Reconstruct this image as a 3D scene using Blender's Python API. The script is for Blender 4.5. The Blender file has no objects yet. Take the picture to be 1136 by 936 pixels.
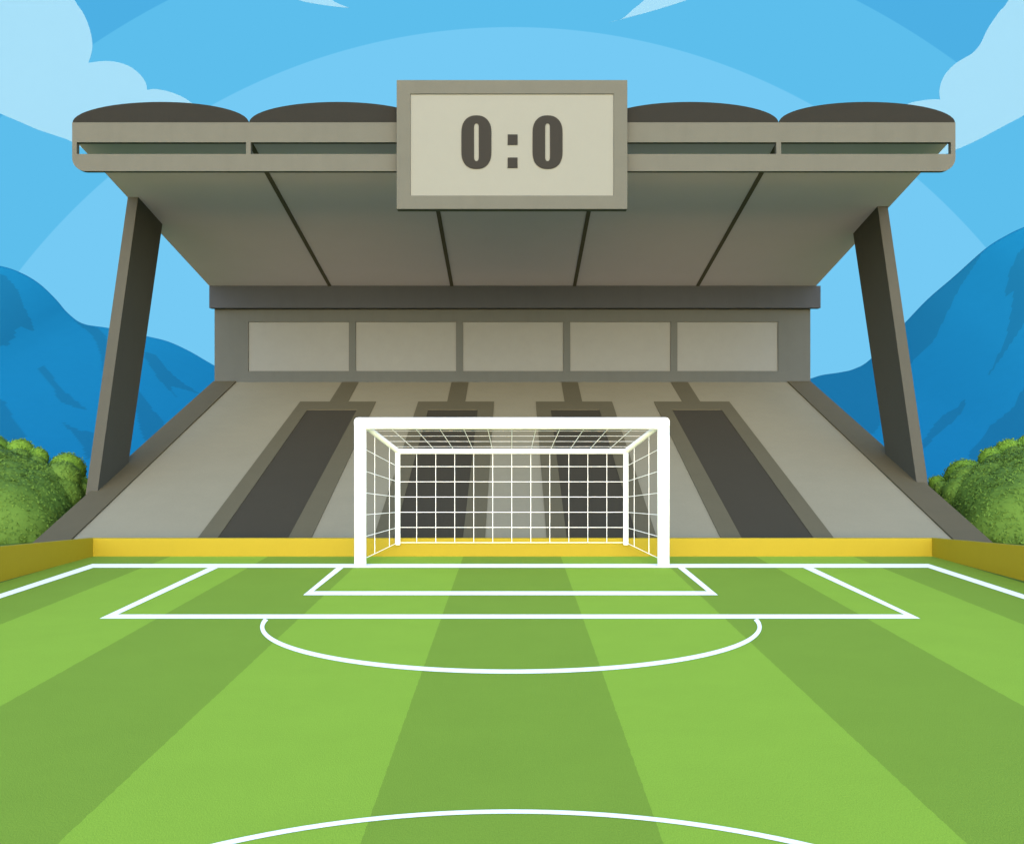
import bpy, bmesh, math, random
from mathutils import Vector
from mathutils.geometry import delaunay_2d_cdt
random.seed(7)
C = bpy.context.scene.collection
sc = bpy.context.scene
R = math.radians

# ------------------------------------------------------------------ camera, light, exposure
F, CX, HY, EYE = 1200.0, 568.0, 466.0, 2.45          # focal length in photo pixels, principal point, eye height (m)
cam = bpy.data.cameras.new('camera'); camo = bpy.data.objects.new('camera', cam); C.objects.link(camo)
camo.location = (0, 0, EYE); camo.rotation_euler = (R(90), 0, 0)
cam.sensor_width = 36; cam.lens = F / 1136 * 36; cam.shift_y = -2 / 1136
cam.clip_start = .1; cam.clip_end = 8000
sc.camera = camo
SUN_EL = 13
EXPO = 2.35
w = bpy.data.worlds.new('World'); sc.world = w; w.use_nodes = True
nt = w.node_tree; N = nt.nodes; L = nt.links
for n in list(N): N.remove(n)
out = N.new('ShaderNodeOutputWorld')
sky = N.new('ShaderNodeTexSky'); sky.sky_type = 'NISHITA'; sky.sun_disc = False
sky.sun_elevation = R(SUN_EL); sky.sun_rotation = R(180); sky.air_density = 1.0; sky.dust_density = 0.7; sky.ozone_density = 1.0
bg1 = N.new('ShaderNodeBackground'); bg1.inputs[1].default_value = .15
L.new(sky.outputs[0], bg1.inputs[0])
# the far sky: concentric bands of blue round one low point of the horizon
tc = N.new('ShaderNodeTexCoord')
dot = N.new('ShaderNodeVectorMath'); dot.operation = 'DOT_PRODUCT'
nrm = N.new('ShaderNodeVectorMath'); nrm.operation = 'NORMALIZE'
L.new(tc.outputs['Generated'], nrm.inputs[0]); L.new(nrm.outputs[0], dot.inputs[0])
dot.inputs[1].default_value = (0, math.cos(R(9.7)), -math.sin(R(9.7)))
ac = N.new('ShaderNodeMath'); ac.operation = 'ARCCOSINE'; L.new(dot.outputs['Value'], ac.inputs[0])
dv = N.new('ShaderNodeMath'); dv.operation = 'DIVIDE'; L.new(ac.outputs[0], dv.inputs[0]); dv.inputs[1].default_value = R(90)
def srgb(h):
    v = [int(h[i:i+2], 16)/255 for i in (0, 2, 4)]
    return tuple(c/12.92 if c <= .04045 else ((c+.055)/1.055)**2.4 for c in v)
def s1(h): return (*srgb(h), 1)
band = None
for edge, h in ((0, '75caf4'), (29.65, '5dbeec'), (34.65, '4db0e4'), (40.0, '46a8de')):
    if band is None:
        q_ = N.new('ShaderNodeRGB'); q_.outputs[0].default_value = s1(h); band = q_.outputs[0]; continue
    st = N.new('ShaderNodeMapRange'); st.inputs['From Min'].default_value = (edge-.02)/90; st.inputs['From Max'].default_value = (edge+.02)/90
    L.new(dv.outputs[0], st.inputs['Value'])
    q_ = N.new('ShaderNodeMix'); q_.data_type = 'RGBA'; L.new(st.outputs[0], q_.inputs[0]); L.new(band, q_.inputs[6]); q_.inputs[7].default_value = s1(h); band = q_.outputs[2]
bg2 = N.new('ShaderNodeBackground'); bg2.inputs[1].default_value = 2**-EXPO
L.new(band, bg2.inputs[0])
fr = N.new('ShaderNodeMapRange'); fr.inputs['From Min'].default_value = 46/90; fr.inputs['From Max'].default_value = 62/90
L.new(dv.outputs[0], fr.inputs['Value'])
mx = N.new('ShaderNodeMixShader'); L.new(fr.outputs[0], mx.inputs[0]); L.new(bg2.outputs[0], mx.inputs[1]); L.new(bg1.outputs[0], mx.inputs[2])
L.new(mx.outputs[0], out.inputs[0])

sun = bpy.data.lights.new('sun', 'SUN'); sun.energy = 0.5; sun.angle = R(55); sun.color = (1, .955, .89)
suno = bpy.data.objects.new('sun', sun); C.objects.link(suno); suno.rotation_euler = (R(90 - SUN_EL), 0, 0); suno.location = (0, -20, 30)
vs = sc.view_settings
vs.view_transform = 'Standard'; vs.look = 'None'; vs.exposure = EXPO; vs.gamma = 1; vs.use_curve_mapping = False

# ------------------------------------------------------------------ helpers
def P(px, py, Y):                                    # the point seen at a photo pixel, at distance Y
    return Vector(((px-CX)/F*Y, Y, EYE + (HY-py)/F*Y))
def G(px, py, z=0.0):                                # the point of the flat ground seen at a photo pixel
    Y = F*(EYE-z)/(py-HY); return Vector(((px-CX)/F*Y, Y, z))
SL0, SLY, SLK = .19, 20.69, .2777                    # the seating slope
def slope_z(y): return SL0 + SLK*(y-SLY)
def S(px, py, h=0.0):
    a = (HY-py)/F
    Y = (EYE - SL0 - h + SLK*SLY)/(SLK - a)
    return P(px, py, Y)

def tag(o, label=None, cat=None, group=None, kind=None):
    if label: o['label'] = label
    if cat: o['category'] = cat
    if group: o['group'] = group
    if kind: o['kind'] = kind
    return o
def empty(name, loc, label, cat, group=None):
    o = bpy.data.objects.new(name, None); C.objects.link(o); o.location = loc; o.empty_display_size = .3
    return tag(o, label, cat, group)
def link(name, bm, m, parent=None, smooth=False, bevel=0, recalc=True):
    if recalc: bmesh.ops.recalc_face_normals(bm, faces=bm.faces)
    me = bpy.data.meshes.new(name); bm.to_mesh(me); bm.free()
    for mm in (m if isinstance(m, list) else [m]): me.materials.append(mm)
    if smooth:
        for p in me.polygons: p.use_smooth = True
    o = bpy.data.objects.new(name, me); C.objects.link(o)
    if parent is not None:
        o.parent = parent; o.matrix_parent_inverse = parent.matrix_basis.inverted()
    if bevel:
        b = o.modifiers.new('bevel', 'BEVEL'); b.width = bevel; b.segments = 2; b.limit_method = 'ANGLE'; b.angle_limit = R(40)
    return o
def box(bm, a, b):
    x0, y0, z0 = a; x1, y1, z1 = b
    v = [bm.verts.new(p) for p in ((x0,y0,z0),(x1,y0,z0),(x1,y1,z0),(x0,y1,z0),(x0,y0,z1),(x1,y0,z1),(x1,y1,z1),(x0,y1,z1))]
    for f in ((0,3,2,1),(4,5,6,7),(0,1,5,4),(1,2,6,5),(2,3,7,6),(3,0,4,7)): bm.faces.new([v[i] for i in f])
def prism(bm, pts, vec):                             # a polygon swept along a vector
    vec = Vector(vec)
    a = [bm.verts.new(p) for p in pts]; b = [bm.verts.new(Vector(p)+vec) for p in pts]
    bm.faces.new(a); bm.faces.new(b[::-1])
    n = len(a)
    for i in range(n): bm.faces.new((a[i], b[i], b[(i+1)%n], a[(i+1)%n]))
def loft(bm, p0, p1):                                # two polygons of equal length joined
    a = [bm.verts.new(p) for p in p0]; b = [bm.verts.new(p) for p in p1]
    bm.faces.new(a); bm.faces.new(b[::-1]); n = len(a)
    for i in range(n): bm.faces.new((a[i], b[i], b[(i+1)%n], a[(i+1)%n]))
def ring_prism(bm, outer, inner, vec):               # frame: equal point counts, swept
    vec = Vector(vec); n = len(outer)
    o0 = [bm.verts.new(p) for p in outer]; i0 = [bm.verts.new(p) for p in inner]
    o1 = [bm.verts.new(Vector(p)+vec) for p in outer]; i1 = [bm.verts.new(Vector(p)+vec) for p in inner]
    for k in range(n):
        j = (k+1) % n
        bm.faces.new((o0[k], o0[j], i0[j], i0[k])); bm.faces.new((o1[k], i1[k], i1[j], o1[j]))
        bm.faces.new((o0[k], o1[k], o1[j], o0[j])); bm.faces.new((i0[k], i0[j], i1[j], i1[k]))
def tube(bm, pts, r, seg=12, caps=True):
    pts = [Vector(p) for p in pts]; rings = []
    for i, p in enumerate(pts):
        d = (pts[min(i+1, len(pts)-1)] - pts[max(i-1, 0)]).normalized()
        u = d.cross(Vector((.13, .31, .94))).normalized() if abs(d.z) < .95 else d.cross(Vector((1, 0, 0))).normalized()
        v = d.cross(u)
        rings.append([bm.verts.new(p + r*(math.cos(2*math.pi*k/seg)*u + math.sin(2*math.pi*k/seg)*v)) for k in range(seg)])
    for a, b in zip(rings, rings[1:]):
        for k in range(seg): bm.faces.new((a[k], a[(k+1)%seg], b[(k+1)%seg], b[k]))
    if caps: bm.faces.new(rings[0][::-1]); bm.faces.new(rings[-1])
def B(): return bmesh.new()

# ------------------------------------------------------------------ materials
def mat(name, col, rough=.85, spec=.15, var=.06, scale=3.0, fine=60.0, bump=.15, stain=0.0):
    m = bpy.data.materials.new(name); m.use_nodes = True; t = m.node_tree; n = t.nodes; l = t.links
    b = n['Principled BSDF']; b.inputs['Roughness'].default_value = rough; b.inputs['Specular IOR Level'].default_value = spec
    tcn = n.new('ShaderNodeTexCoord')
    n1 = n.new('ShaderNodeTexNoise'); n1.inputs['Scale'].default_value = scale; n1.inputs['Detail'].default_value = 6; n1.inputs['Roughness'].default_value = .65
    n2 = n.new('ShaderNodeTexNoise'); n2.inputs['Scale'].default_value = fine; n2.inputs['Detail'].default_value = 3
    l.new(tcn.outputs['Object'], n1.inputs['Vector']); l.new(tcn.outputs['Object'], n2.inputs['Vector'])
    ad = n.new('ShaderNodeMath'); ad.operation = 'ADD'; l.new(n1.outputs[0], ad.inputs[0]); l.new(n2.outputs[0], ad.inputs[1])
    mr = n.new('ShaderNodeMapRange'); mr.inputs['From Min'].default_value = .6; mr.inputs['From Max'].default_value = 1.4
    mr.inputs['To Min'].default_value = 1-var; mr.inputs['To Max'].default_value = 1+var; l.new(ad.outputs[0], mr.inputs['Value'])
    vm = n.new('ShaderNodeVectorMath'); vm.operation = 'SCALE'; vm.inputs[0].default_value = col; l.new(mr.outputs[0], vm.inputs['Scale'])
    last = vm.outputs[0]
    if stain:                                        # rain streaks, long in z
        mp = n.new('ShaderNodeMapping'); mp.inputs['Scale'].default_value = (2.2, 2.2, .18); l.new(tcn.outputs['Object'], mp.inputs[0])
        n3 = n.new('ShaderNodeTexNoise'); n3.inputs['Scale'].default_value = 1.6; n3.inputs['Detail'].default_value = 5; l.new(mp.outputs[0], n3.inputs['Vector'])
        m3 = n.new('ShaderNodeMapRange'); m3.inputs['From Min'].default_value = .5; m3.inputs['From Max'].default_value = .75
        m3.inputs['To Min'].default_value = 1; m3.inputs['To Max'].default_value = 1-stain; l.new(n3.outputs[0], m3.inputs['Value'])
        v3 = n.new('ShaderNodeVectorMath'); v3.operation = 'SCALE'; l.new(last, v3.inputs[0]); l.new(m3.outputs[0], v3.inputs['Scale']); last = v3.outputs[0]
    l.new(last, b.inputs['Base Color'])
    if bump:
        bp = n.new('ShaderNodeBump'); bp.inputs['Strength'].default_value = bump; bp.inputs['Distance'].default_value = .01
        l.new(n2.outputs[0], bp.inputs['Height']); l.new(bp.outputs[0], b.inputs['Normal'])
    return m
K = .62
def A(h, k=1.0): return tuple(min(.85, c*K*k) for c in srgb(h))
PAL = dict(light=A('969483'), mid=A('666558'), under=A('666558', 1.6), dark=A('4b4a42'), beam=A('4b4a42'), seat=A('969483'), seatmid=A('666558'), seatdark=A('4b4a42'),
           roofdark=A('4b4a42'), wall=A('666558', 1.2), win=A('969483', 1.2), screen=A('c8c7b2'), digit=A('4b4a42'), yellow=A('e5ca3e'),
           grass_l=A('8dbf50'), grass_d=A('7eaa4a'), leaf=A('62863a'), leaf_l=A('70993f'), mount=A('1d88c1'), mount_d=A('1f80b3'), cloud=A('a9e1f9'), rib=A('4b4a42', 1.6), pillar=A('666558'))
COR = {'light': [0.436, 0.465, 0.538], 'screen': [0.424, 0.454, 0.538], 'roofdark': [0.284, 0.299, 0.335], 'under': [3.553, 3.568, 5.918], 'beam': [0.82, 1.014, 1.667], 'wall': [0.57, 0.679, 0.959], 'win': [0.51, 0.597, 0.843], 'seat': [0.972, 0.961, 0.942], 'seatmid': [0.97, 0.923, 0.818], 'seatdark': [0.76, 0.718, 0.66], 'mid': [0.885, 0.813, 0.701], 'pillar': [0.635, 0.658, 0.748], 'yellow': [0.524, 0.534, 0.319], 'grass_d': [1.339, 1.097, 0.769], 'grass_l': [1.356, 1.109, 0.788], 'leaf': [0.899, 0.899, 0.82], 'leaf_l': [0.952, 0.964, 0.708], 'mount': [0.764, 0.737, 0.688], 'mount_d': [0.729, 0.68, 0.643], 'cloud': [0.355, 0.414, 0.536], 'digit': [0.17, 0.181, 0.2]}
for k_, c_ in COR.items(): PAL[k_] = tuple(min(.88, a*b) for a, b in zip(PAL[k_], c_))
M = {}
M['light'] = mat('pale_concrete', PAL['light'], stain=.05)
M['mid'] = mat('grey_concrete', PAL['mid'], stain=.05)
M['pillar'] = mat('pillar_concrete', PAL['pillar'], stain=.05)
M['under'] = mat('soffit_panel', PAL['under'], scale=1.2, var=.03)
M['beam'] = mat('dark_concrete', PAL['beam'], stain=.05)
M['rib'] = mat('dark_rib_paint', PAL['rib'])
M['roof'] = mat('dark_roof_sheet', PAL['roofdark'], rough=.8)
M['wall'] = mat('wall_render', PAL['wall'], stain=.05)
M['win'] = mat('window_blind', PAL['win'], rough=.6, bump=.03)
M['seat'] = mat('terrace_concrete', PAL['seat'], scale=1.5, fine=25)
M['seatmid'] = mat('aisle_concrete', PAL['seatmid'], scale=1.5, fine=25)
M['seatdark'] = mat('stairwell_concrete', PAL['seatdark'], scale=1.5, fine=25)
M['screen'] = mat('display_panel', PAL['screen'], rough=.6, var=.025, bump=.02)
M['digit'] = mat('display_segment', PAL['digit'], rough=.6, var=.03, bump=.02)
M['yellow'] = mat('yellow_board_paint', PAL['yellow'], rough=.6, var=.04, bump=.03)
M['white'] = mat('white_post_paint', (.84, .84, .83), rough=.5, spec=.3, var=.012, bump=.02)
M['net'] = mat('white_net_cord', (.84, .84, .85), var=.01, bump=0)
M['line'] = mat('pitch_line_paint', (.84, .85, .82), rough=.9, var=.015, scale=8, bump=.1)
M['earth'] = mat('rough_grass', PAL['leaf'], var=.2)
M['cloud'] = mat('cloud_vapour', PAL['cloud'], rough=1, spec=0, var=.01, scale=.01, fine=.05, bump=0)

def grass_mat():
    m = bpy.data.materials.new('mown_grass'); m.use_nodes = True; t = m.node_tree; n = t.nodes; l = t.links
    b = n['Principled BSDF']; b.inputs['Roughness'].default_value = .95; b.inputs['Specular IOR Level'].default_value = .05
    g = n.new('ShaderNodeTexCoord'); sx = n.new('ShaderNodeSeparateXYZ'); l.new(g.outputs['Object'], sx.inputs[0])
    def math_(op, a, v=None, w=None):
        q = n.new('ShaderNodeMath'); q.operation = op
        for i, s in enumerate((a, v, w)):
            if s is None: continue
            if isinstance(s, (int, float)): q.inputs[i].default_value = s
            else: l.new(s, q.inputs[i])
        return q.outputs[0]
    wob = n.new('ShaderNodeTexNoise'); wob.inputs['Scale'].default_value = 9; wob.inputs['Detail'].default_value = 4; l.new(g.outputs['Object'], wob.inputs['Vector'])
    wx = math_('MULTIPLY_ADD', wob.outputs[0], .024, -.012)
    x = math_('ADD', sx.outputs[0], wx)
    W = 1.755
    u = math_('DIVIDE', math_('ADD', x, W/2 + 40*W), W)
    par = math_('MODULO', math_('FLOOR', u), 2.0)     # 0 = dark in the middle stripe
    n1 = n.new('ShaderNodeTexNoise'); n1.inputs['Scale'].default_value = 1.1; n1.inputs['Detail'].default_value = 8; n1.inputs['Roughness'].default_value = .7
    n2 = n.new('ShaderNodeTexNoise'); n2.inputs['Scale'].default_value = 110; n2.inputs['Detail'].default_value = 4
    mp = n.new('ShaderNodeMapping'); mp.inputs['Scale'].default_value = (1, .45, 1); l.new(g.outputs['Object'], mp.inputs[0])
    l.new(g.outputs['Object'], n1.inputs['Vector']); l.new(mp.outputs[0], n2.inputs['Vector'])
    mixc = n.new('ShaderNodeMix'); mixc.data_type = 'RGBA'
    l.new(par, mixc.inputs[0]); mixc.inputs[6].default_value = (*PAL['grass_d'], 1); mixc.inputs[7].default_value = (*PAL['grass_l'], 1)
    a1 = math_('MULTIPLY_ADD', n1.outputs[0], .14, .93); a2 = math_('MULTIPLY_ADD', n2.outputs[0], .44, .78)
    v = n.new('ShaderNodeVectorMath'); v.operation = 'SCALE'; l.new(mixc.outputs[2], v.inputs[0]); l.new(math_('MULTIPLY', a1, a2), v.inputs['Scale'])
    l.new(v.outputs[0], b.inputs['Base Color'])
    bp = n.new('ShaderNodeBump'); bp.inputs['Strength'].default_value = .22; bp.inputs['Distance'].default_value = .02
    l.new(n2.outputs[0], bp.inputs['Height']); l.new(bp.outputs[0], b.inputs['Normal'])
    return m
M['grass'] = grass_mat()

# ------------------------------------------------------------------ the setting: ground, pitch, mountains
bm = B()
ys = [-400, -20, 0, 36.4, 37.5, 39, 42, 50, 70, 105, 140, 260, 800, 3500]
zs = [-.004]*4 + [-.15, -.6, -1.8, -5, -12, -20, -25, -26, -26, -26]
xs = [-3000, -400, -60, 0, 60, 400, 3000]
gv = [[bm.verts.new((x, y, z)) for x in xs] for y, z in zip(ys, zs)]
for i in range(len(ys)-1):
    for j in range(len(xs)-1): bm.faces.new((gv[i][j], gv[i][j+1], gv[i+1][j+1], gv[i+1][j]))
tag(link('ground', bm, M['earth']), 'rough green ground around the striped pitch', 'ground', kind='structure')
bm = B()
v = [bm.verts.new(p) for p in ((-9.1, -25, 0), (9.1, -25, 0), (7.6, 19.55, 0), (-7.6, 19.55, 0))]
bm.faces.new(v)
tag(link('pitch', bm, M['grass']), 'football pitch of light and dark mown green stripes', 'pitch', kind='structure')

def line(name, polys, label):
    bm = B()
    for pl in polys: bm.faces.new([bm.verts.new(p) for p in pl])
    for f in bm.faces: f.normal_update()
    bmesh.ops.triangulate(bm, faces=bm.faces[:])
    return tag(link(name, bm, M['line']), label, 'pitch line', kind='structure')
Z = .004
g = lambda *pp: [G(x, y, Z) for x, y in pp]
line('goal_line', [g((102.5, 625.2), (1030, 625.2), (1029.5, 629.4), (103.6, 629.4))], 'white goal line crossing the pitch below the goal posts')
def touch(a0, a1, b0, b1):                            # from the corner along the side towards and past the camera
    a0, a1, b0, b1 = G(*a0, Z), G(*a1, Z), G(*b0, Z), G(*b1, Z)
    e = lambda p, q: p + (q-p)*((1.0-p.y)/(q.y-p.y))
    return [a0, b0, e(b0, b1), e(a0, a1)]
line('touch_line', [touch((102.5, 625.2), (0, 658.6), (103.6, 629.4), (0, 663.4))], 'white touch line running from the left end of the goal line')
line('touch_line', [touch((1030, 625.2), (1136, 659.3), (1029.5, 629.4), (1136, 664.2))], 'white touch line running from the right end of the goal line')
line('penalty_area_line', [g((231, 629.5), (110.4, 685.8), (1021, 685.8), (902, 629.5), (891, 629.5), (1003, 681.2), (130.7, 681.2), (242, 629.5))], 'large white three sided penalty box on the grass')
line('goal_area_line', [g((373, 629.5), (336.3, 659.9), (796.5, 659.9), (759.6, 629.5), (752, 629.5), (784, 655.5), (348, 655.5), (381, 629.5))], 'small white box on the grass right before the goal')
def arc_strip():
    qs = []; a, b, cx, cy, hw = 275.9, 49.3, 566.8, 695.2, 2.3
    t0 = math.asin((685.9-cy)/b)
    n = 90; prev = None
    for i in range(n+1):
        t = t0 + (math.pi - 2*t0)*i/n
        c_, s_ = math.cos(t), math.sin(t)
        nx, ny = c_/a, s_/b; ln = math.hypot(nx, ny); nx /= ln; ny /= ln
        px, py = cx + a*c_, cy + b*s_
        cur = (G(px+nx*hw, max(685.85, py+ny*hw), Z), G(px-nx*hw, max(685.85, py-ny*hw), Z))
        if prev: qs.append([prev[0], cur[0], cur[1], prev[1]])
        prev = cur
    return qs
line('penalty_arc', arc_strip(), 'white arc bulging from the front of the penalty box')
def circle_strip():
    qs = []; r, cy, hw = 2.97, 6.77-2.97, .036
    n = 160
    pt = lambda i, q: Vector((math.sin(2*math.pi*i/n)*q, cy + math.cos(2*math.pi*i/n)*q, Z))
    return [[pt(i, r+hw), pt(i+1, r+hw), pt(i+1, r-hw), pt(i, r-hw)] for i in range(n)]
line('centre_circle', circle_strip(), 'white top of the centre circle at the lower picture edge')

# mountains: a ridge profile, a slope towards the viewer with darker rock areas, and a back slope
def inside(pt, poly):
    x, y = pt; r = False; n = len(poly)
    for i in range(n):
        x1, y1 = poly[i]; x2, y2 = poly[(i+1) % n]
        if (y1 > y) != (y2 > y) and x < (x2-x1)*(y-y1)/(y2-y1) + x1: r = not r
    return r
def catmull(pts, k=8):
    o = []; n = len(pts)
    for i in range(n-1):
        p0, p1, p2, p3 = pts[max(i-1, 0)], pts[i], pts[i+1], pts[min(i+2, n-1)]
        for j in range(k):
            t = j/k
            o.append(tuple(.5*(2*p1[c] + (p2[c]-p0[c])*t + (2*p0[c]-5*p1[c]+4*p2[c]-p3[c])*t*t + (3*p1[c]-p0[c]-3*p2[c]+p3[c])*t**3) for c in (0, 1)))
    o.append(pts[-1]); return o
def closed(pts, k=5): 
    q = catmull([pts[-1]] + pts + [pts[0], pts[1]], k); return q[k:-k-1]
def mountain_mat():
    m = mat('blue_mountain_slope', PAL['mount'], rough=1, spec=0, var=.022, scale=.03, fine=.25, bump=0)  # blue of the distant air put into the base colour, no haze built
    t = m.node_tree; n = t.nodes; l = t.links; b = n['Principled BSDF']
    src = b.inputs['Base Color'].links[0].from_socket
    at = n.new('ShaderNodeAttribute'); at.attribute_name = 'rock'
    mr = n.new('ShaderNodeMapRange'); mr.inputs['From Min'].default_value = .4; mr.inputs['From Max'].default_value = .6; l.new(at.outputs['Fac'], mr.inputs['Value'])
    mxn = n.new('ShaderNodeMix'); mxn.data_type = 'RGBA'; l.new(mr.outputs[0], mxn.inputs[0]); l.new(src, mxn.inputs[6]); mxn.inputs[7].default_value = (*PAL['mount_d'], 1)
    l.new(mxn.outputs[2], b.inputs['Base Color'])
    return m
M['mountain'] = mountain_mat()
def mountain(ridge, patches, label, x0, x1):
    rp = catmull(ridge, 10); nx = int((x1-x0)/2.5); nt_ = 170
    YR, YF, ZF = 480.0, 250.0, -27.0
    def ry(px):
        for (a, b_), (c, d) in zip(rp, rp[1:]):
            if a <= px <= c and c > a: return b_ + (d-b_)*(px-a)/(c-a)
        return rp[0][1] if px < rp[0][0] else rp[-1][1]
    patches = [closed(p) for p in patches]
    bb = [(min(q[0] for q in p), max(q[0] for q in p), min(q[1] for q in p), max(q[1] for q in p)) for p in patches]
    verts, faces, rock = [], [], []
    for i in range(nx+1):
        px = x0 + (x1-x0)*i/nx; top = P(px, ry(px), YR)
        for j in range(nt_+1):
            t = j/nt_
            y = YF + (YR-YF)*t; z = ZF + (top.z-ZF)*t
            co = Vector((top.x, y, z)); verts.append(co)
            ix, iy = CX + co.x/co.y*F, HY - (co.z-EYE)/co.y*F
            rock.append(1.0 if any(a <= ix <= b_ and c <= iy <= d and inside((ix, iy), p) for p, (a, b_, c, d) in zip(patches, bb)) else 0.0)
        verts.append(Vector((top.x, YR+40, top.z*.8-6))); verts.append(Vector((top.x, YR+320, ZF))); rock += [0, 0]
    m_ = nt_+3
    for i in range(nx):
        for j in range(m_-1): faces.append((i*m_+j, (i+1)*m_+j, (i+1)*m_+j+1, i*m_+j+1))
    me = bpy.data.meshes.new('mountain'); me.from_pydata(verts, [], faces); me.update()
    at = me.attributes.new('rock', 'FLOAT', 'POINT'); at.data.foreach_set('value', rock)
    for p in me.polygons: p.use_smooth = True
    me.materials.append(M['mountain'])
    o = bpy.data.objects.new('mountain', me); C.objects.link(o)
    return tag(o, label, 'mountain', kind='structure')
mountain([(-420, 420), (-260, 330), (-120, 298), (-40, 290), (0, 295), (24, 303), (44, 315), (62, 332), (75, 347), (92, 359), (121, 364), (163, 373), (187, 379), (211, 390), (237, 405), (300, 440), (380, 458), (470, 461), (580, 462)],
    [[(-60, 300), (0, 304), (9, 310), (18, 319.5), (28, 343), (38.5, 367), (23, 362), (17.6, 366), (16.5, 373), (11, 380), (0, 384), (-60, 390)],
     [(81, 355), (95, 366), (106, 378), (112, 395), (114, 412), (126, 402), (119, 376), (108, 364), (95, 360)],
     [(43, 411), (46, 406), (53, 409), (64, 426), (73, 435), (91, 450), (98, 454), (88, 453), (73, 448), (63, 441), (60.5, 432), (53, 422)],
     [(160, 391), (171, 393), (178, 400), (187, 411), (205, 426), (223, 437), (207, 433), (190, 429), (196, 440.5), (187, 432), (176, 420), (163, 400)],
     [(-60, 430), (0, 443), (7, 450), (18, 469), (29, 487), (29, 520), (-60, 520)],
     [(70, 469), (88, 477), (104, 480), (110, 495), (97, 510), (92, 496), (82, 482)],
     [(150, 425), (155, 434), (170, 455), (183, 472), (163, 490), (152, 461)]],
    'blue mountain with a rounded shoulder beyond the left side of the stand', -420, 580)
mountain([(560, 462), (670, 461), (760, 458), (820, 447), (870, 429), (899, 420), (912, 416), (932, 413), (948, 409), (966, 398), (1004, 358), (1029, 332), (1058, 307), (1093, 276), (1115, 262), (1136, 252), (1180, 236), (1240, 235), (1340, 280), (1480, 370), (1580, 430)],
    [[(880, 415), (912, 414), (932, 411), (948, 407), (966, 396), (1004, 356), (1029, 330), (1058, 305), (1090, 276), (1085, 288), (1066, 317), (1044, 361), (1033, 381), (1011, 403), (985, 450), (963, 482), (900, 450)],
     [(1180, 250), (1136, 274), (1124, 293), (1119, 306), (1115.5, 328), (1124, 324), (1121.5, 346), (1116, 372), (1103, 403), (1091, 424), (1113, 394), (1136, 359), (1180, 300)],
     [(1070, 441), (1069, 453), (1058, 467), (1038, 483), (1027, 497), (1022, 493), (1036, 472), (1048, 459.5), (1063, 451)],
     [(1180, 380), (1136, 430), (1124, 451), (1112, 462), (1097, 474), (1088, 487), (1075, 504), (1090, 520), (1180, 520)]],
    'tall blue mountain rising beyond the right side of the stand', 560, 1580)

# clouds
def cloud(pts, label, Y=1500.0, wide=60.0):   # outline filled with a fine mesh with its belly towards the back
    o2 = [Vector((p.x, p.z)) for p in (P(x, y, Y) for x, y in pts)]
    n = len(o2); xs_ = [p.x for p in o2]; zs_ = [p.y for p in o2]
    seg = [(o2[i], o2[(i+1) % n]) for i in range(n)]
    def dist(p):
        b = 1e9
        for a, c in seg:
            d = c-a; t = max(0, min(1, (p-a).dot(d)/max(d.dot(d), 1e-9))); b = min(b, (a+d*t-p).length)
        return b
    step = max(5.0, (max(zs_)-min(zs_))/22); inner = []
    poly = [(p.x, p.y) for p in o2]; x = min(xs_)
    while x < max(xs_):
        z = min(zs_)
        while z < max(zs_):
            if inside((x, z), poly):
                p = Vector((x, z))
                if dist(p) > step*.4: inner.append(p)
            z += step
        x += step
    vs_, _, fs_, *_r = delaunay_2d_cdt(o2 + inner, [(i, (i+1) % n) for i in range(n)], [], 1, 1e-4)
    bm = B(); fr, bk = [], []
    for p in vs_:
        d = dist(p); b = min(d, wide)*.9
        f_ = bm.verts.new((p.x, Y, p.y)); fr.append(f_); bk.append(bm.verts.new((p.x, Y+.15+b, p.y)))
    for f in fs_:
        bm.faces.new([fr[i] for i in f])
        q_ = [bk[i] for i in f][::-1]
        bm.faces.new(q_)
    for e in [e for e in bm.edges if len(e.link_faces) == 1 and e.verts[0] in set(fr)]:
        i, j = fr.index(e.verts[0]), fr.index(e.verts[1]); bm.faces.new((fr[i], fr[j], bk[j], bk[i]))
    o = link('cloud', bm, M['cloud']); o['kind'] = 'thing'
    return tag(o, label, 'cloud', 'pale clouds in the blue sky')
def bez(segs):                                        # smooth runs joined at sharp notches
    o = []
    for s in segs: o += catmull(s, 4)[:-1] if len(s) > 2 else s[:-1]
    return o
cloud(bez([[(60, -40), (82.4, 0), (93, 16), (100, 34), (102.5, 50), (101, 61), (98, 70)], [(98, 70), (114, 68), (129, 69), (144, 74), (156, 83.5), (162, 93), (163, 100)],
    [(163, 100), (173, 99), (188, 102), (203, 108), (212, 114), (222, 122)], [(222, 122), (215, 150), (160, 176), (110, 174), (79, 157), (63, 151), (42, 144), (21, 135), (0, 126), (-40, 108), (-150, 60), (-200, 0), (-150, -80), (0, -110), (60, -40)]]),
    'big billowing pale cloud above the left end of the roof')
cloud(bez([[(1150, -60), (1119, 0), (1108, 14), (1095.6, 32.5), (1087.5, 49), (1079, 59), (1069, 65), (1059, 71.5), (1049, 82), (1044, 92), (1042, 102.5), (1043, 110.6)],
    [(1043, 110.6), (1034.7, 110.4), (1020.5, 112), (1008, 115), (990, 124)], [(990, 124), (1000, 150), (1030, 172), (1045, 172), (1061, 166), (1083.5, 156), (1108, 143), (1136, 128), (1200, 92), (1260, 20), (1240, -60), (1150, -60)]]),
    'pale cloud sweeping up to the corner above the right roof end')
cloud(bez([[(388, 9), (375, 8), (350, 4.5), (330, 0), (300, -12), (285, -22)], [(285, -22), (350, -16)], [(350, -16), (368, 0), (377, 5), (388, 9)]]), 'thin pale cloud wisp at the top edge left of the scoreboard', wide=14.0)
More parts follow.
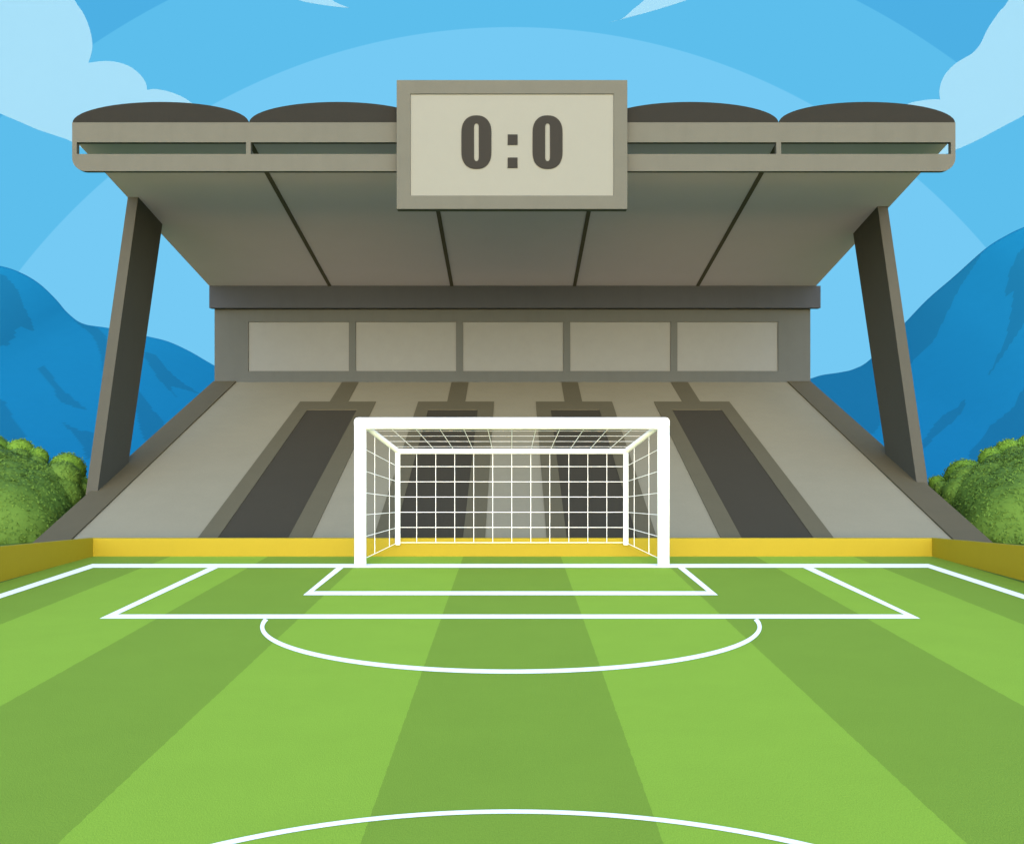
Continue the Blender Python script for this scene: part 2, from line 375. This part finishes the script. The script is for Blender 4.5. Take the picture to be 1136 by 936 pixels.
cloud(bez([[(674, 25.5), (690, 21), (702, 11), (715, 0), (735, -20)], [(735, -20), (810, -18)], [(810, -18), (763, 0), (720, 13.5), (674, 25.5)]]), 'pointed pale cloud wisp at the top edge right of the scoreboard', wide=14.0)

# ------------------------------------------------------------------ the grandstand
stand = empty('grandstand', (0, 20, 0), 'grey concrete grandstand with a sloping terrace and a cantilever roof', 'grandstand')
YW = 33.0
XL, XR = P(238, 0, YW).x, P(899, 0, YW).x
PH = .035
# terrace body
xl_b, xl_t = S(81, 598).x, S(262, 424).x
xr_b, xr_t = S(1056, 598).x, S(873.5, 424).x
XTL = (xl_b+xl_t)/2; XTR = (xr_b+xr_t)/2
print('terrace', xl_b, xl_t, xr_b, xr_t, 'slope end', S(262, 424))
y0, y1 = SLY - SL0/SLK, YW - .004
def slab_on_slope(bm, px, h0, h1):
    a = [S(x, y) for x, y in px]
    loft(bm, [p + Vector((0, 0, h0)) for p in a], [p + Vector((0, 0, h1)) for p in a])
bm = B()
loft(bm, [(xl_b, y0, 0), (xl_t, y1, 0), (xl_t, y1, slope_z(y1))], [(xr_b, y0, 0), (xr_t, y1, 0), (xr_t, y1, slope_z(y1))])
link('terrace', bm, M['seat'], stand)
# parapets down both sides
for ib, it, o_pts in ((xl_b, xl_t, ((38, 600), (237, 422.5))), (xr_b, xr_t, ((1101, 601), (899.5, 423)))):
    ob, ot = [S(*q, PH).x for q in o_pts]
    ob_y, ot_y = [S(*q, PH).y for q in o_pts]
    k = (ot-ob)/(ot_y-ob_y); x_at = lambda y: ob + k*(y-ob_y)
    print('parapet', ob, ot, ob_y, ot_y)
    ya = y0 - .1
    bm = B(); n_ = .003*(1 if ib < 0 else -1)
    a = [(ib - n_, ya, 0), (x_at(ya), ya, 0), (x_at(ya), ya, slope_z(ya)+PH), (ib - n_, ya, slope_z(ya)+PH)]
    b_ = [(it - n_, y1, 0), (x_at(y1), y1, 0), (x_at(y1), y1, slope_z(y1)+PH), (it - n_, y1, slope_z(y1)+PH)]
    loft(bm, a, b_)
    link('parapet', bm, M['mid'], stand, bevel=.01)
# aisles and stairwells
AI = [[(379.5, 424), (398, 424), (386, 446), (365.5, 446)], [(501, 424), (519.7, 424), (516, 446), (496, 446)],
      [(622.7, 424), (641, 424), (646, 446), (626.5, 446)], [(744, 424), (763, 424), (777, 446), (757, 446)]]
SU = [((333, 446), (417, 446), (345, 598), (219, 598), (341, 455), (396, 455), (319.5, 598), (241, 598)),
      ((464, 446), (548, 446), (538, 598), (414, 598), (475, 455), (530, 455), (513.5, 598), (436, 598)),
      ((594.5, 446), (679, 446), (729, 598), (606.5, 598), (611, 455), (665, 455), (707, 598), (628.7, 598)),
      ((725.5, 446), (809, 446), (925.5, 598), (800, 598), (745.5, 455), (800.5, 455), (903, 598), (823, 598))]
def down(p, q, to):                                   # carry an edge of the slope on to depth to
    a, b = S(*p), S(*q); t = (to-a.y)/(b.y-a.y); return a + (b-a)*t
for a_, s_ in zip(AI, SU):
    bm = B(); t = [S(x, y) for x, y in a_]
    for p in t[:2]: p.y = min(p.y, y1-.002); p.z = slope_z(p.y)
    loft(bm, [p - Vector((0, 0, .02)) for p in t], [p + Vector((0, 0, .012)) for p in t])
    link('aisle', bm, M['seatmid'], stand)
    tl, tr, br, bl, itl, itr, ibr, ibl = s_
    yb = y0 + .12
    o = [S(*tl), S(*tr), down(tr, br, yb), down(tl, bl, yb)]
    i = [S(*itl), S(*itr), down(itr, ibr, yb), down(itl, ibl, yb)]
    up = Vector((0, 0, 1))
    bm = B()                                          # kerb: two sides and the top, open at the foot
    for q in ((o[0], o[1], i[1], i[0]), (o[1], o[2], i[2], i[1]), (i[0], i[3], o[3], o[0])):
        loft(bm, [p - up*.02 for p in q], [p + up*.02 for p in q])
    bmesh.ops.remove_doubles(bm, verts=bm.verts, dist=.0005)
    sr = link('stairwell_surround', bm, M['seatmid'], stand)
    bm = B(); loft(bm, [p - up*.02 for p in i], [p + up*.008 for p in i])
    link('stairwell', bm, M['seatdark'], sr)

# suite block behind: front wall with five window openings
zb, zt = P(0, 424.5, YW).z - .3, P(0, 320, YW).z
bm = B(); box(bm, (XL+.002, YW+.08, 0), (XR-.002, YW+3, zt+.05))
W_ = [(275.3, 387), (394.5, 506), (513.5, 625), (632.5, 744), (751.5, 863.3)]
wx = [(P(a, 0, YW).x, P(b, 0, YW).x) for a, b in W_]
wz0, wz1 = P(0, 411.5, YW).z, P(0, 357, YW).z
box(bm, (XL, YW, 0), (wx[0][0], YW+.08, zt)); box(bm, (wx[-1][1], YW, 0), (XR, YW+.08, zt))
for (a, b), (c, d) in zip(wx, wx[1:]): box(bm, (b, YW, wz0), (c, YW+.08, wz1))
box(bm, (wx[0][0], YW, 0), (wx[-1][1], YW+.08, wz0)); box(bm, (wx[0][0], YW, wz1), (wx[-1][1], YW+.08, zt))
wall = link('wall', bm, M['wall'], stand)
for a, b in wx:
    bm = B(); box(bm, (a+.003, YW+.05, wz0+.003), (b-.003, YW+.075, wz1-.003))
    link('window', bm, M['win'], stand)
# dark beam over the windows
YB = 32.7
bz0, bz1 = P(0, 341.7, YB).z, P(0, 317, YB).z
bm = B(); box(bm, (P(232, 0, YB).x, YB, bz0), (P(910.5, 0, YB).x, YB+.296, bz1))
link('beam', bm, M['beam'], stand, bevel=.01)

# roof
RK = .179; ZR = bz1 + .002
def rz(y): return ZR + RK*(YB-y)
RX0, RX1, YF = P(232, 0, YB).x, P(905.5, 0, YB).x, 22.72
roof = empty('roof', (0, 27, 8), None, None); roof.parent = stand; roof.matrix_parent_inverse = stand.matrix_basis.inverted()
def rpart(name, bm, m, **k):
    o = link(name, bm, m, None, **k); o.parent = roof
    o.matrix_parent_inverse = (stand.matrix_basis @ stand.matrix_basis.inverted() @ roof.matrix_basis).inverted(); return o
bm = B(); prism(bm, [(RX0, YF, rz(YF)), (RX0, YW+2.6, rz(YW+2.6)), (RX0, YW+2.6, rz(YW+2.6)+.14), (RX0, YF, rz(YF)+.14)], (RX1-RX0, 0, 0))
rpart('soffit', bm, M['under'])
for x in (-5.51, -1.82, 1.89, 5.61):
    bm = B(); prism(bm, [(x-.05, YF+.05, rz(YF+.05)+.002), (x-.05, YB-.004, rz(YB)+.003), (x-.05, YB-.004, rz(YB)-.018), (x-.05, YF+.05, rz(YF+.05)-.02)], (.1, 0, 0))
    rpart('rib', bm, M['rib'])
YA = 22.2
fx = lambda px: P(px, 0, YA).x
fz = lambda py: P(0, py, YA).z
# fascia: two long rails, short posts between, lower corners rounded
bm = B()
x0, x1 = fx(80), fx(1060)
r = 15/F*YA; n = 8
def corner(cx, cz, a0, a1): return [(cx + r*math.cos(a0+(a1-a0)*i/n), YA, cz + r*math.sin(a0+(a1-a0)*i/n)) for i in range(n+1)]
zt0, zt1, zb0, zb1 = fz(158), fz(136), fz(190), fz(171)
prism(bm, [(x0, YA, zt0), (x1, YA, zt0), (x1, YA, zt1), (x0, YA, zt1)], (0, .14, 0))
pl = [(x0, YA, zb1)] + corner(x0+r, zb0+r, math.pi, 1.5*math.pi) + corner(x1-r, zb0+r, 1.5*math.pi, 2*math.pi) + [(x1, YA, zb1)]
prism(bm, pl, (0, .14, 0))
for a, b in ((80, 85), (273, 278), (470, 475), (665, 670), (861.3, 866.5), (1055, 1060)):
    box(bm, (fx(a), YA, zb1), (fx(b), YA+.14, zt0))
rpart('fascia', bm, M['light'])
# five shallow barrel vaults on top
vw = (x1-x0)/5; vh = 23/F*YA; zv = zt1
for k in range(5):
    cx = x0 + vw*(k+.5); bm = B(); m_ = 28
    f_ = lambda y, e: [(cx + (vw/2-.004)*math.cos(math.pi*i/m_), y, zv - RK*(y-YA) - (e if i in (0, m_) else 0) + vh*math.sin(math.pi*i/m_)) for i in range(m_+1)]
    loft(bm, f_(YA+.01, 0), f_(YW+2.5, 0))
    o = rpart('roof_vault', bm, M['roof'])
    for p in o.data.polygons: p.use_smooth = len(p.vertices) == 4 and abs(p.normal.y) < .5
# leaning blade pillars from the parapet to the roof
def pillar(xo, xi, f0, f1, b0, b1):
    def at(q0, q1, z): t = (z-q0[1])/(q1[1]-q0[1]); return q0[0] + (q1[0]-q0[0])*t
    a, b = [], []
    ztf = 7.9
    p = [(at(f0, f1, .1), .1), (at(b0, b1, .1), .1), (at(b0, b1, 7.35), 7.35), (at(f0, f1, ztf), ztf)]
    tf = at(f0, f1, 7.8); tb = at(b0, b1, 7.3)
    p[2] = (tb, rz(tb)+.07); p[3] = (tf, rz(tf)+.07)
    bm = B(); prism(bm, [(xo, y, z) for y, z in p], (xi-xo, 0, 0))
    return link('pillar', bm, M['pillar'], stand, bevel=.008)
pillar(-9.15, -8.9, (23.2, .845), (25.75, 7.73), (25.19, 1.61), (27.52, 7.17))
pillar(9.15, 8.9, (23.79, 1.08), (26.3, 7.64), (25.86, 1.80), (28.14, 7.03))

# ------------------------------------------------------------------ scoreboard
YS = 21.93
sb = empty('scoreboard', P(568, 232, YS), 'large pale scoreboard reading 0:0 on the middle of the roof front', 'scoreboard')
q = lambda px, py, y=YS: P(px, py, YS) + Vector((0, y-YS, 0))
bm = B(); rect = lambda a, b, c, d, y=YS: [q(a, d, y), q(c, d, y), q(c, b, y), q(a, b, y)]
ring_prism(bm, rect(440, 89, 696, 232), rect(455.3, 104.3, 680.8, 217), (0, .262, 0))
link('frame', bm, M['light'], sb, bevel=.006)
bm = B(); prism(bm, rect(455.4, 104.4, 680.7, 216.9, YS+.03), (0, .2, 0))
scr = link('screen', bm, M['screen'], sb)
def oval(cx, cy, w, h, rx, ry, n=10, e=2.4):
    o = []
    for sx, sy, a0 in ((1, 1, 0), (-1, 1, 1), (-1, -1, 2), (1, -1, 3)):
        for i in range(n+1):
            t = (a0 + i/n)*math.pi/2
            c_, s_ = math.cos(t), math.sin(t)
            o.append((cx + sx*(w/2-rx) + rx*math.copysign(abs(c_)**(2/e), c_), cy + sy*(h/2-ry) + ry*math.copysign(abs(s_)**(2/e), s_)))
    return o
for cx in (528.5, 607.5):
    bm = B()
    ring_prism(bm, [q(x, y, YS+.012) for x, y in oval(cx, 157.7, 33.4, 59.5, 16.6, 19, e=2.3)], [q(x, y, YS+.012) for x, y in oval(cx, 157.7, 5.2, 42, 2.6, 4.4, e=2.2)], (0, .025, 0))
    d = link('digit', bm, M['digit'], scr)
for cy in (154.9, 180.5):
    bm = B(); prism(bm, rect(563.2, cy-5.8, 574.2, cy+5.8, YS+.012), (0, .025, 0))
    link('colon_dot', bm, M['digit'], scr)

# ------------------------------------------------------------------ yellow boards
YBD = 19.47
bm = B(); a, b = P(103, 617, YBD), P(1034.3, 617, YBD); zt_ = P(0, 596.8, YBD).z
box(bm, (a.x, YBD, -.02), (b.x, YBD+.09, zt_))
tag(link('perimeter_board', bm, M['yellow'], bevel=.008), 'long bright yellow board behind the goal, under the terrace', 'board', 'yellow boards around the pitch')
def side_board(p0, p1, z0, py_t, sgn, label):
    g0, g1 = G(*p0), G(*p1)
    z1 = EYE + (HY-py_t)/F*g1.y
    d = (g1-g0)/(g1.y-g0.y)
    zr = (z1-z0)/(g1.y-g0.y)
    g0 = g0 + d*(.09)                                # starts where the end board ends
    pts = []
    for y, z in ((g0.y, z0), (g1.y, z1), (14.0, z0 + zr*(14.0-g0.y)), (-6.0, z0 + zr*(14.0-g0.y))):
        p = g0 + d*(y-g0.y); pts.append((p.x, y, z))
    bm = B(); th = Vector((sgn*.09, 0, 0)); rows = []
    for x, y, z in pts:
        rows.append([bm.verts.new(c) for c in (Vector((x, y, -.02)), Vector((x, y, z)), Vector((x, y, z))+th, Vector((x, y, -.02))+th)])
    for r0, r1 in zip(rows, rows[1:]):
        for k in range(4): bm.faces.new((r0[k], r0[(k+1) % 4], r1[(k+1) % 4], r1[k]))
    bm.faces.new(rows[0]); bm.faces.new(rows[-1][::-1])
    tag(link('perimeter_board', bm, M['yellow'], bevel=.008), label, 'board', 'yellow boards around the pitch')
side_board((103, 617), (0, 645), zt_, 606, -1, 'ochre yellow side board running before the left green bush')
side_board((1034.3, 617), (1136, 644), zt_, 605.3, 1, 'ochre yellow side board running before the right green bush')

# ------------------------------------------------------------------ goal
YG = 18.16
goal = empty('football_goal', (0, YG, 0), 'white football goal with a box net standing on the goal line', 'goal')
xl, xr, zc, rp_ = P(399.7, 0, YG).x, P(736, 0, YG).x, P(0, 469.6, YG).z, .102
for x, s in ((xl, 1), (xr, -1)):
    bm = B(); tube(bm, [(x, YG, -.03), (x, YG, zc-.001)], rp_, 24)
    o = link('goal_post', bm, M['white'], goal)
    for p in o.data.polygons: p.use_smooth = len(p.vertices) == 4
bm = B()                                              # crossbar with its two bends
tube(bm, [(xl-.003, YG, zc), (xr+.003, YG, zc)], rp_, 24)
for x, s in ((xl, -1), (xr, 1)):                      # rounded corner pieces
    u = bmesh.ops.create_uvsphere(bm, u_segments=24, v_segments=16, radius=rp_*1.06)
    for v in u['verts']:
        c = v.co / (rp_*1.06); e = 3.2
        l_ = (abs(c.x)**e + abs(c.z)**e + abs(c.y)**e)**(1/e)
        v.co = Vector((c.x/l_, c.y/l_, c.z/l_))*rp_*1.0 + Vector((x, YG, zc))
o = link('crossbar', bm, M['white'], goal)
for p in o.data.polygons: p.use_smooth = True
YK = 19.41
bl, br, bz, bb_ = P(441.2, 0, YK).x, P(694.3, 0, YK).x, P(0, 500.6, YK).z, P(0, 604, YK).z
rb = .047
bm = B(); tube(bm, [(bl-.03, YK, bz), (br+.03, YK, bz)], rb, 16); o = link('rear_bar', bm, M['white'], goal)
for x in (bl, br):
    bm = B(); tube(bm, [(x, YK, bb_), (x, YK, bz+.03)], rb, 16); o = link('rear_post', bm, M['white'], goal)
for xa, xb, s in ((xl, bl, 1), (xr, br, -1)):
    bm = B(); tube(bm, [(xa+s*.06, YG+.05, zc-.03), (xb, YK-.01, bz+.005)], .046, 16); link('side_arm', bm, M['white'], goal)
# net: one lattice of cords, back, top and both sides
bm = B(); rc = .0054
def cord(a, b, r=rc):
    tube(bm, [a, b], r, 5, caps=False)
lerp = lambda a, b, t: a + (b-a)*t
zn = P(0, 601.7, YK).z
for i in range(1, 12):
    x = lerp(bl, br, i/12); cord((x, YK, zn), (x, YK, bz))
    xf = lerp(xl+.07, xr-.07, i/12)
    cord((xf, YG+.06, zc-.06), (x, YK, bz))
for j in range(0, 6):
    z = lerp(zn, bz, j/6); cord((bl, YK, z), (br, YK, z))
for t in (.16, .36, .58, .8):
    z = lerp(zc-.06, bz, t); y = lerp(YG+.06, YK, t)
    cord((lerp(xl, bl, t), y, z), (lerp(xr, br, t), y, z), .0032)
zf0, zf1 = .12, zc-.06
for xa, xb, s in ((xl, bl, 1), (xr, br, -1)):
    fa = Vector((xa+s*.06, YG+.05, 0)); fb = Vector((xb, YK, 0))
    for j in range(0, 6):
        cord(fa + Vector((0, 0, lerp(zf0, zf1, j/6))), fb + Vector((0, 0, lerp(zn, bz, j/6))))
    for t in (.30, .74):
        m_ = lerp(fa, fb, t); cord(m_ + Vector((0, 0, lerp(zf0, zn, t))), m_ + Vector((0, 0, lerp(zf1, bz, t))))
link('net', bm, M['net'], goal, smooth=True)

# ------------------------------------------------------------------ bushes
def leaf_mat(name, col):
    m = mat(name, col, rough=.75, spec=.1, var=.10, scale=1.5, fine=30, bump=0); return m
M['leaf'] = leaf_mat('dark_leaf', PAL['leaf']); M['leaf_l'] = leaf_mat('pale_leaf', PAL['leaf_l'])
def lobes_mesh(lobes, density, size, seed):
    rnd = random.Random(seed); bm = B()
    for c, r in lobes:
        u = bmesh.ops.create_icosphere(bm, subdivisions=4, radius=1)
        ph = [rnd.uniform(0, 6.28) for _ in range(6)]
        for v in u['verts']:
            d = v.co.normalized()
            k = 1 + .02*math.sin(9*d.x+ph[0]) * math.sin(8*d.z+ph[1]) + .02*math.sin(15*d.y+ph[2])*math.sin(13*d.x+ph[3])
            p = c + d*(r-.03)*k; v.co = p
            if v.co.z < 0: v.co.z = 0
    for f in bm.faces: f.smooth = True
    vl = []
    for c, r in lobes:
        for _ in range(int(density*4*math.pi*r*r)):
            d = Vector((rnd.gauss(0, 1), rnd.gauss(0, 1), rnd.gauss(0, 1))).normalized()
            if d.y > .55: continue
            p = c + d*(r + rnd.uniform(-.05, .012))
            if p.z < .02: continue
            if any((p-c2).length < r2-.07 for c2, r2 in lobes): continue
            nn = (d + Vector((rnd.gauss(0, .33), rnd.gauss(0, .33), rnd.gauss(0, .33)))).normalized()
            a = nn.orthogonal().normalized(); b = nn.cross(a); t = rnd.uniform(0, 6.28)
            a, b = a*math.cos(t)+b*math.sin(t), b*math.cos(t)-a*math.sin(t)
            s = size*rnd.uniform(.7, 1.25)
            bm.faces.new([bm.verts.new(q) for q in (p-a*s, p-b*s*.5, p+a*s, p+b*s*.5)])
    return bm
def lobe(px, top, rpx, Y, dz=0):                      # a lobe whose crest is seen at (px, top)
    r = rpx/F*Y
    return (P(px, top + rpx, Y), r)
def blend(ls):                                        # in-between lobes, so that the big ones run into one mass
    o = []
    for i in range(len(ls)):
        for j in range(i):
            (c, r), (c2, r2) = ls[i], ls[j]
            if (c-c2).length < 2.4: o += [(c.lerp(c2, t), r + (r2-r)*t) for t in (.25, .5, .75)]
    return o
def bush(name, back, front, fill, label, base, seed):
    b = empty(name, base, label, 'bush', None)
    bm = lobes_mesh([lobe(*q) for q in back], 420, .034, seed); link('top_foliage', bm, M['leaf_l'], b, recalc=False)  # taller lobes behind, in a paler green than the front ones
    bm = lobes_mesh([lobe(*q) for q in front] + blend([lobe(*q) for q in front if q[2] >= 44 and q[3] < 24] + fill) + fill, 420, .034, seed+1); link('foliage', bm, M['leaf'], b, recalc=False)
    return b
V = Vector
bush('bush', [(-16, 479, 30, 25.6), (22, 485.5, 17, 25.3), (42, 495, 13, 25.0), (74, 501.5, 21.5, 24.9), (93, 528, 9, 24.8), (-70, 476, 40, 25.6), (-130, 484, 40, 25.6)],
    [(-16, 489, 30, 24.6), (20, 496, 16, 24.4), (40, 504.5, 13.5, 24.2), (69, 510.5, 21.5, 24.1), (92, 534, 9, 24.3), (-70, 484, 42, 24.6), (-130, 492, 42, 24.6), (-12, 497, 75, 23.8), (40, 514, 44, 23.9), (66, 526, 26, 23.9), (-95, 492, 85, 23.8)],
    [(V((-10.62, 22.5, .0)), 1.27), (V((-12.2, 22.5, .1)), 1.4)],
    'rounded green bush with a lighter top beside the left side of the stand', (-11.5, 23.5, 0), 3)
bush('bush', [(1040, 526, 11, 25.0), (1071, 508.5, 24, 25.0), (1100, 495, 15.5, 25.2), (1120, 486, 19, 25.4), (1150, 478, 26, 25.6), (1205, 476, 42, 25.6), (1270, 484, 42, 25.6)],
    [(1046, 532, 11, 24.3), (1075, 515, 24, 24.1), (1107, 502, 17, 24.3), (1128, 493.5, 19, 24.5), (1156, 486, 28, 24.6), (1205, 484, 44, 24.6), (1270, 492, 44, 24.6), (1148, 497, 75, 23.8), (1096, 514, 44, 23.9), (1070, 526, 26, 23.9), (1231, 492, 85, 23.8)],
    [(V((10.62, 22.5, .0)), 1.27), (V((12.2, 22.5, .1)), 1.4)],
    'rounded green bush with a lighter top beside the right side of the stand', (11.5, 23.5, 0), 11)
